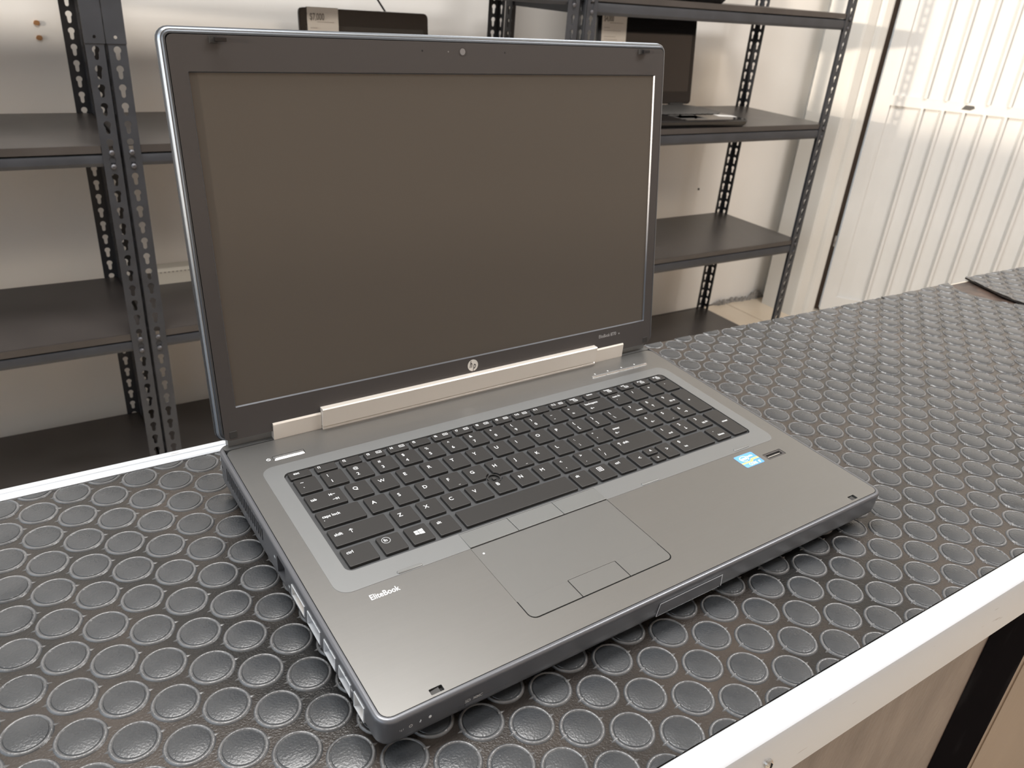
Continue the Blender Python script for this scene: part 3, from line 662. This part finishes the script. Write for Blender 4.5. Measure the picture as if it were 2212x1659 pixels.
K(31.4, 'c', 19.6, [('ctrl', 2.6, 12.0, S2)]); K(55.1, 'c', 15.4, [('fnbox', 5.2, 12.0, 3.2)]); K(74.3, 'c', 15.2, [('win', 8.2, 9.6, 0)]); K(93.4, 'c', 15.3, [('alt', 3.2, 12.0, S2)])
K(112.8, 'c', 92.1, [], name='space_bar'); K(208.3, 'c', 14.8, [('alt', 3.2, 12.0, S2)]); K(226.9, 'c', 15.3, [('menu', 7.5, 11.8, 0)]); K(246.0, 'c', 15.3, [('ctrl', 3.2, 12.0, S2)])
K(265.0, 'c', 12.4, [('<', 5.8, 9.6, 4.6)], 17.0); K(281.2, 116.9, 10.6, [('^', 4.4, 3.2, 5)], 7.6); K(281.2, 107.3, 10.6, [('v', 4.0, 4.0, 3.8)], 7.6); K(294.3, 'c', 12.3, [('>', 5.4, 9.6, 4.6)], 17.0)
NX = [311.2, 330.4, 349.6, 368.8]
K(NX[0], 'n', KW, [('num lk', 2.6, 12.2, 3.2), ('.', 3.6, 8.4, 4)]); K(NX[1], 'n', KW, [('/', 5.4, 11.4, 4.4)]); K(NX[2], 'n', KW, [('*', 5.4, 11.0, 4.4)]); K(NX[3], 'n', KW, [('-', 5.4, 11.4, 4.4)])
for x, a, b_ in zip(NX, '789', ('home', '^|', 'pg up')): K(x, 'q', KW, [(a, 4.6, 12.0, 4.2), (b_, 7.2, 5.6, 3.0)])
for x, a, b_ in zip(NX, '456', ('<-', '_', '->')): K(x, 'a', KW, [(a, 4.6, 12.0, 4.2), (b_, 8.0, 5.6 if b_ != '_' else 3.2, 3.2)])
for x, a, b_ in zip(NX, '123', ('end', 'v|', 'pg dn')): K(x, 'z', KW, [(a, 4.6, 12.0, 4.2), (b_, 7.2, 5.6, 3.0)])
K(NX[0], 'c', 34.5, [('0', 4.6, 12.6, 4.2), ('ins', 5.4, 5.8, 3.0)]); K(NX[2], 'c', KW, [('.', 4.6, 12.6, 4.4), ('delete', 5.0, 5.8, 3.0)])
K(NX[3], 'a', 15.6, [('+', 5.0, 19.0, 4.2)], 36.0); K(NX[3], 'c', 15.6, [('enter', 5.2, 19.5, 3.2)], 36.7)
KM = {}
def arrow(kind, s_=3.2):
    m_ = MB(); t = .42; h = s_ * .5
    def bar(x0, y0, x1, y1):
        d = Vector((x1 - x0, y1 - y0)).normalized() * t / 2; n = Vector((-d.y, d.x)); a = Vector((x0, y0)) - d; b_ = Vector((x1, y1)) + d
        q = [a - n, b_ - n, b_ + n, a + n]; m_.add([(p.x, p.y, 0) for p in q], [(0, 1, 2, 3)])
    if kind in ('<-', '|<-'):
        bar(-h, 0, h, 0); bar(-h, 0, -h * .35, h * .6); bar(-h, 0, -h * .35, -h * .6)
        if kind[0] == '|': bar(-h - .6, -h * .6, -h - .6, h * .6)
    if kind in ('->', '->|'):
        bar(-h, 0, h, 0); bar(h, 0, h * .35, h * .6); bar(h, 0, h * .35, -h * .6)
        if kind[-1] == '|': bar(h + .6, -h * .6, h + .6, h * .6)
    if kind == '^|': bar(0, -h, 0, h); bar(0, h, h * .6, h * .35); bar(0, h, -h * .6, h * .35)
    if kind == 'v|': bar(0, -h, 0, h); bar(0, -h, h * .6, -h * .35); bar(0, -h, -h * .6, -h * .35)
    if kind == 'menu':
        for a in ((-2.1, -2.2, 2.1, -2.2), (2.1, -2.2, 2.1, 2.2), (2.1, 2.2, -2.1, 2.2), (-2.1, 2.2, -2.1, -2.2), (-1.1, 1.0, 1.1, 1.0), (-1.1, 0, 1.1, 0), (-1.1, -1.0, 1.1, -1.0)): bar(*a)
    if kind == '[]':
        for a in ((-1.9, -1.1, 1.9, -1.1), (1.9, -1.1, 1.9, 1.1), (1.9, 1.1, -1.9, 1.1), (-1.9, 1.1, -1.9, -1.1), (-.7, -.3, -.7, .3), (.4, -.35, .9, .35)): bar(*a)
    if kind == 'win':
        for x0, x1, k0, k1 in ((-3.2, -.55, 1.75, 2.05), (-.2, 3.2, 2.1, 2.5)):
            for s2 in (1, -1): q = [(x0, .18 * s2, 0), (x1, .18 * s2, 0), (x1, k1 * s2, 0), (x0, k0 * s2, 0)]; m_.add(q if s2 > 0 else q[::-1], [(0, 1, 2, 3)])
    return m_
AR = {}
def arrow_me(k, s_):
    if (k, s_) not in AR: AR[(k, s_)] = mesh_of(arrow(k, s_ or 3.2), 'print', M['legend'], MM)
    return AR[(k, s_)]
tp = (157.8, 145.3)
for x, y, w_, h, leg, nm in keys:
    kk = (round(w_, 2), round(h, 2))
    if kk not in KM:
        KM[kk] = mesh_of(MB().loft([rrect(-.15, w_ + .15, -.15, h + .15, 1.0, 4, -1.9), rrect(0, w_, 0, h, .9, 4, -.40), rrect(.08, w_ - .08, .08, h - .08, .85, 4, -.12), rrect(.36, w_ - .36, .36, h - .36, .6, 4, 0)]), 'key', M['key'], MM, smooth=True)
    fr = FK @ TR(x * MM, y * MM, KZ * MM)
    cx, cy = x + w_ / 2, y + h / 2
    cutk = abs(min(max(tp[0], x), x + w_) - tp[0]) < 5 and abs(min(max(tp[1], y), y + h) - tp[1]) < 5 and math.hypot(min(max(tp[0], x), x + w_) - tp[0], min(max(tp[1], y), y + h) - tp[1]) < 5.4
    o = sub(nm, KM[kk].copy() if cutk else KM[kk], fr, lap)
    if cutk: boolean(o, MB().cyl((tp[0] - x, tp[1] - y), 5.9, -6, 3, 40), MM)
    for s_, dx, dy, sz in leg:
        f2 = fr @ TR(dx * MM, dy * MM, .00003)
        if s_ in ('<-', '->', '|<-', '->|', '^|', 'v|', 'menu', '[]', 'win'): sub('legend', arrow_me(s_, sz), f2, o)
        elif s_ == 'fnbox':
            sub('legend', text_mesh('fn', 3.6, M['legend'], xs=.9, bold=.05), f2 @ TR(-.0013, 0, 0), o); sub('legend', mesh_of(ringm(.2, 0, 2.5, 2.95, 20, 0, .0), 'print', M['legend'], MM), f2, o)
        else: sub('legend', text_mesh(s_, sz * 1.02, M['legend'], xs=.98 if len(s_) == 1 else .92, bold=0 if s_ in 'MW&@#%8' else .05), f2, o)
# pointing stick
ps = P('pointing_stick', MB().slab([(tp[0] + 5.0 * cos(2 * pi * i / 28), tp[1] + 5.0 * sin(2 * pi * i / 28)) for i in range(28)], [[(tp[0] + 4.15 * cos(2 * pi * i / 28), tp[1] + 4.15 * sin(2 * pi * i / 28)) for i in range(28)]], -1.4, .1), 'key')
P('stick_well', MB().cyl(tp, 4.1, -1.35, -1.2, 28), 'dark', par=ps); P('stick_stub', MB().rbox(tp[0] - 1.3, tp[0] + 1.3, tp[1] - 1.3, tp[1] + 1.3, -1.2, .1, .3, .3, 2), 'rubberblk', par=ps)
# touchpad area
P('touchpad_well', MB().slab(rrect(TX0 + .05, TX1 - .05, TY0 + .05, TY1 - .05, 4.9, 6), [], -3.2, -1.9), 'dark')
for x0, x1 in ((103.9, 140.7), (141.1, 177.9), (178.3, 215.3)):
    P('touchpad_button', MB().loft([[(x0, 88.9, -1.9), (x1, 88.9, -1.9), (x1, 103.4, -1.9), (x0, 103.4, -1.9)], [(x0, 88.9, .55), (x1, 88.9, .55), (x1, 103.4, .15), (x0, 103.4, .15)], [(x0 + .3, 89.2, .8), (x1 - .3, 89.2, .8), (x1 - .3, 103.1, .35), (x0 + .3, 103.1, .35)]]), 'padbtn')
pad = P('touchpad', MB().slab([(103.85, 36.6), (141.2, 36.6), (141.2, 36.9), (178.8, 36.9), (178.8, 36.6), (215.35, 36.6), (215.35, 88.4), (103.85, 88.4)], [], -1.9, -.12), 'pad')
P('touchpad_mark', MB().cyl((109.0, 81.2), .75, -.12, -.08, 14), 'legend', par=pad)
bl_ = rrect(TX0 + .8, 300, TY0 + .8, 80, 4.2, 6)
def btn(poly, nm='touchpad_button'): P(nm, MB().slab(poly, [], -1.9, -.02), 'pad')
c0 = [(104.3 + 4.3 + 4.3 * cos(radians(a)), 21.5 + 4.3 + 4.3 * sin(radians(a))) for a in (180, 200, 220, 245, 270)]
btn(c0 + [(140.9, 21.5), (140.9, 36.5), (104.3, 36.5)])
btn([(141.5, 21.5), (178.5, 21.5), (178.5, 36.6), (141.5, 36.6)])
c1 = [(215.0 - 4.3 + 4.3 * cos(radians(a)), 21.5 + 4.3 + 4.3 * sin(radians(a))) for a in (-90, -65, -40, -20, 0)]
btn([(179.1, 21.5)] + c1 + [(215.0, 36.5), (179.1, 36.5)])
# rubber bumpers on the deck
for x, y in ((53.6, 90.2), (249.9, 90.2), (349.6, 91.1)):
    P('deck_bumper', MB().loft([rrect(x, x + 17, y - 1.4, y + 1.4, 1.0, 4, 0), rrect(x + .2, x + 16.8, y - 1.2, y + 1.2, .9, 4, .6), rrect(x + .6, x + 16.4, y - .7, y + .7, .6, 4, 1.0)]), 'padbtn', smooth=True)
# power button and quick buttons
P('button_well', MB().box(28.9, 52.0, 232.0, 237.6, -2.6, -1.6), 'surround')
P('power_button', MB().loft([rrect(29.2, 51.7, 232.3, 237.3, .5, 3, -1.6), rrect(29.2, 51.7, 232.3, 237.3, .5, 3, -.1), rrect(30.6, 51.0, 233.9, 236.2, .4, 3, .55)]), 'chrome', smooth=False, label='chrome power button')
pw = MB().slab([(25.6 + 1.5 * cos(2 * pi * i / 16), 234.9 + 1.5 * sin(2 * pi * i / 16)) for i in range(16)], [[(25.6 + .95 * cos(2 * pi * i / 16), 234.9 + .95 * sin(2 * pi * i / 16)) for i in range(16)]], .01, .05); pw.box(25.4, 25.8, 234.9, 236.6, .01, .06)
P('power_mark', pw, 'legend')
for k in range(4):
    x0 = 321.4 + 16.6 * k
    P('quick_button', MB().loft([rrect(x0, x0 + 16.2, 234.6, 237.2, .3, 2, 0), rrect(x0 + .15, x0 + 16.05, 235.0, 236.6, .3, 2, .7)]), 'chrome')
for x in (327.8, 343, 359.5, 375.5):
    P('quick_mark', MB().box(x - .9, x + .9, 239.4, 239.9, .01, .05).box(x - .3, x + .3, 238.8, 240.6, .01, .06), 'legend')
# fingerprint reader
fp = P('fingerprint_reader', MB().slab(rrect(366.3, 387.1, 69.3, 76.5, .7, 3), [rrect(368.6, 384.9, 71.0, 74.9, .4, 3)], -2.6, -.3), 'bezel')
P('sensor', MB().box(368.6, 384.9, 71.0, 74.9, -2.6, -1.5), 'dark', par=fp); P('sensor_line', MB().tube((369.4, 73.0, -1.2), (384, 73.0, -1.2), .28, 6), 'silver', par=fp)
for x0, x1, y0, y1 in ((381.3, 388.3, 4.0, 8.1), (29.6, 36.9, 3.5, 7.1)):
    ls = P('latch_slot', MB().box(x0, x1, y0, y1, -2.6, -2.0), 'dark'); P('latch_tongue', MB().loft([[(x0 + .4, y0 + .2, -2.0), (x1 - 2, y0 + .2, -2.0), (x1 - 2, y1 - .3, -2.0), (x0 + .4, y1 - .3, -2.0)], [(x0 + .4, y0 + .2, -1.4), (x1 - 2, y0 + .2, -.5), (x1 - 2, y1 - .3, -.5), (x0 + .4, y1 - .3, -1.4)]]), 'rubberblk', par=ls)
text('EliteBook', 5.9, M['legend'], FK, 30.9, 79.0, .04, lap, xs=.80, bold=.09)
# processor sticker
st = P('sticker', MB().slab(rrect(340.9, 361.4, 69.3, 84.2, 1.3, 5), [], .01, .10), 'blue', label='blue processor sticker')
el = lambda a, rr=1.0: (348.3 + 4.6 * rr * cos(a), 79.3 + 3.2 * rr * sin(a))
rg_o = [el(radians(a)) for a in range(-50, 300, 14)]; rg_i = [el(radians(a), .86) for a in range(-50, 300, 14)]
sw = MB(); n_ = len(rg_o); sw.add([(*p, .12) for p in rg_o] + [(*p, .12) for p in rg_i], [(i, i + 1, n_ + i + 1, n_ + i) for i in range(n_ - 1)]); P('logo_ring', sw, 'white', par=st)
text('intel', 4.4, M['white'], FK, 344.9, 79.4, .13, st, xs=.84, bold=.10); text('inside', 3.0, M['white'], FK, 352.9, 80.4, .13, st, xs=.82, bold=.06)
P('stripe', MB().slab([(340.9, 73.7), (352.5, 73.7), (354.5, 75.5), (361.4, 75.5), (361.4, 77.3), (353.4, 77.3), (351.2, 75.3), (340.9, 75.3)], [], .10, .13), 'gold', par=st)
text('CORE', 3.9, M['white'], FK, 346.2, 71.6, .13, st, xs=.85, bold=.08); text('i7', 3.9, M['white'], FK, 356.6, 71.6, .13, st, xs=.85, bold=.08)

# ---- hinges
def W0(name, mb, m, **k): return part(name, mb, M[m], F0, lap, MM, **k)
W0('rear_spine', MB().box(6, 408, 262.5, 269.5, 7.5, 14.8), 'surround')
for x0, x1 in ((37.6, 74.2), (340.6, 375.6)):
    W0('hinge_cover', MB().loft([[(x, 257.6, 7.5), (x, 257.4, 21.6), (x, 258.2, 22.6), (x, 266.5, 22.6), (x, 268, 20), (x, 268, 7.5)] for x in (x0, x1)]), 'silver')
cl = W0('hinge_bar', MB().loft([[(x, 254.8, 12.0), (x, 254.2, 26.2), (x, 254.9, 26.9), (x, 264, 26.6), (x, 266, 12)] for x in (74.4, 340.2)]), 'silver')
part('hinge_bar_lip', MB().loft([[(x, 255.6, 7.8), (x, 255.3, 10.6), (x, 256.0, 11.2), (x, 266, 11.4), (x, 266, 7.8)] for x in (74.6, 340.0)]), M['silver'], F0, cl, MM)
part('hinge_bar_gap', MB().box(75, 339.6, 256.4, 262, 11.0, 12.2), M['dark'], F0, cl, MM)
# ---- lid (lid frame, mm): screen opening 0..388.6 x 0..220.2, z toward the viewer
LX0, LX1, LY0, LY1 = -14.9, 402.2, -24.8, 246.0
def Lp(name, mb, m, par=None, smooth=False, **k): return part(name, mb, M[m], FL, par or lap, MM, smooth, **k)
rr_ = []
for ins, z in ((7, -11.0), (2.5, -10.4), (.6, -8.6), (0, -6.6), (0, -5.0), (.8, -4.6), (.8, -4.2)): rr_.append(rrect(LX0 + ins, LX1 - ins, LY0 + ins, LY1 - ins, 8 - min(ins, 5), 6, z))
lidb = Lp('lid_shell', MB().loft(rr_), 'lidmetal', smooth=True)
rr_ = [rrect(LX0 + i_, LX1 - i_, LY0 + i_, LY1 - i_, 8 - i_, 6, z) for i_, z in ((.8, -4.2), (.9, -2.6), (1.9, -1.2), (2.3, -1.2))]
Lp('lid_edge_line', MB().loft(rr_, False, False), 'lidline', smooth=True)
rr_ = [rrect(LX0 + i_, LX1 - i_, LY0 + i_, LY1 - i_, 8 - i_, 6, z) for i_, z in ((2.3, -1.6), (2.5, -.7), (3.4, -.1), (4.4, .1), (4.7, -.3))]
Lp('bezel_rim', MB().loft(rr_, False, False), 'lidmetal', smooth=True)
bz = [( LX0 + 4.9, LY1 - 4.9)]
bo = rrect(LX0 + 4.9, LX1 - 4.9, LY0 + 1.2, LY1 - 4.9, 4, 5)
# notch for the hinges along the bottom edge: left cover, bar, right cover
notch = [(24.0, LY0 + 1.2), (24.0, -17.9), (61.2, -17.9), (61.2, -14.3), (327.4, -14.3), (327.4, -17.9), (363.0, -17.9), (363.0, LY0 + 1.2)]
bez = Lp('bezel', MB().slab(bo + notch, [rrect(0, 388.6, 0, 220.2, .6, 2)], -1.6, .35), 'bezel')
Lp('screen_chamfer', MB().loft([rrect(0, 388.6, 0, 220.2, .5, 2, .34), rrect(.75, 387.85, .75, 219.45, .3, 2, -1.05)], False, False), 'chassis')
Lp('screen', MB().box(.3, 388.3, .3, 219.9, -1.6, -1.0), 'screen', label='matte dark switched-off screen')
cw = Lp('webcam', MB().slab([(195.0 + 3.1 * cos(2 * pi * i / 24), 235.0 + 3.1 * sin(2 * pi * i / 24)) for i in range(24)], [[(195.0 + 2.5 * cos(2 * pi * i / 24), 235.0 + 2.5 * sin(2 * pi * i / 24)) for i in range(24)]], .35, .55), 'bezel')
Lp('lens', MB().cyl((195.0, 235.0), 2.3, .35, .5, 20), 'portin', par=cw)
for x in (161.8, 232.2): Lp('microphone_hole', MB().cyl((x, 235.0), .7, .35, .40, 12), 'dark')
Lp('camera_light', MB().cyl((183.0, 234.8), .6, .35, .42, 12), 'padbtn')
for x in (15.0, 368.3):
    hk = Lp('lid_hook', MB().box(x, x + 4.6, 236.4, 240.4, .3, 2.2), 'rubberblk'); Lp('hook_tip', MB().loft([[(x + 2.6, 237.2, 2.2), (x + 9.6, 237.2, 2.2), (x + 9.6, 239.8, 2.2), (x + 2.6, 239.8, 2.2)], [(x + 2.6, 237.4, 4.2), (x + 9.6, 237.4, 4.0), (x + 9.6, 239.4, 4.0), (x + 2.6, 239.4, 4.2)]]), 'glossblk', par=hk)
for x in (-6.4, 388.6): 
    sp_ = Lp('corner_bumper', MB().rbox(x, x + 5.4, -22.0, -16.9, .3, .75, .5, .2, 3), 'rubberblk')
lg = Lp('logo', MB().cyl((195.6, -7.0), 5.0, .35, .45, 32), 'logo', label='round white logo')
sub('lettering', text_mesh('h', 8.2, M['bezel'], align='LEFT', shear=.32, xs=.62, bold=.12), FL @ TR(.1922, -.0062, .00052), lg)
sub('lettering', text_mesh('p', 8.2, M['bezel'], align='LEFT', shear=.32, xs=.62, bold=.12), FL @ TR(.1956, -.0074, .00052), lg)
text('EliteBook 8770', 4.5, M['legendgrey'], FL, 332.5, -6.6, .40, lap, xs=.76, bold=.0); text('w', 3.4, M['legendgrey'], FL, 356.2, -7.0, .40, lap, xs=.8)
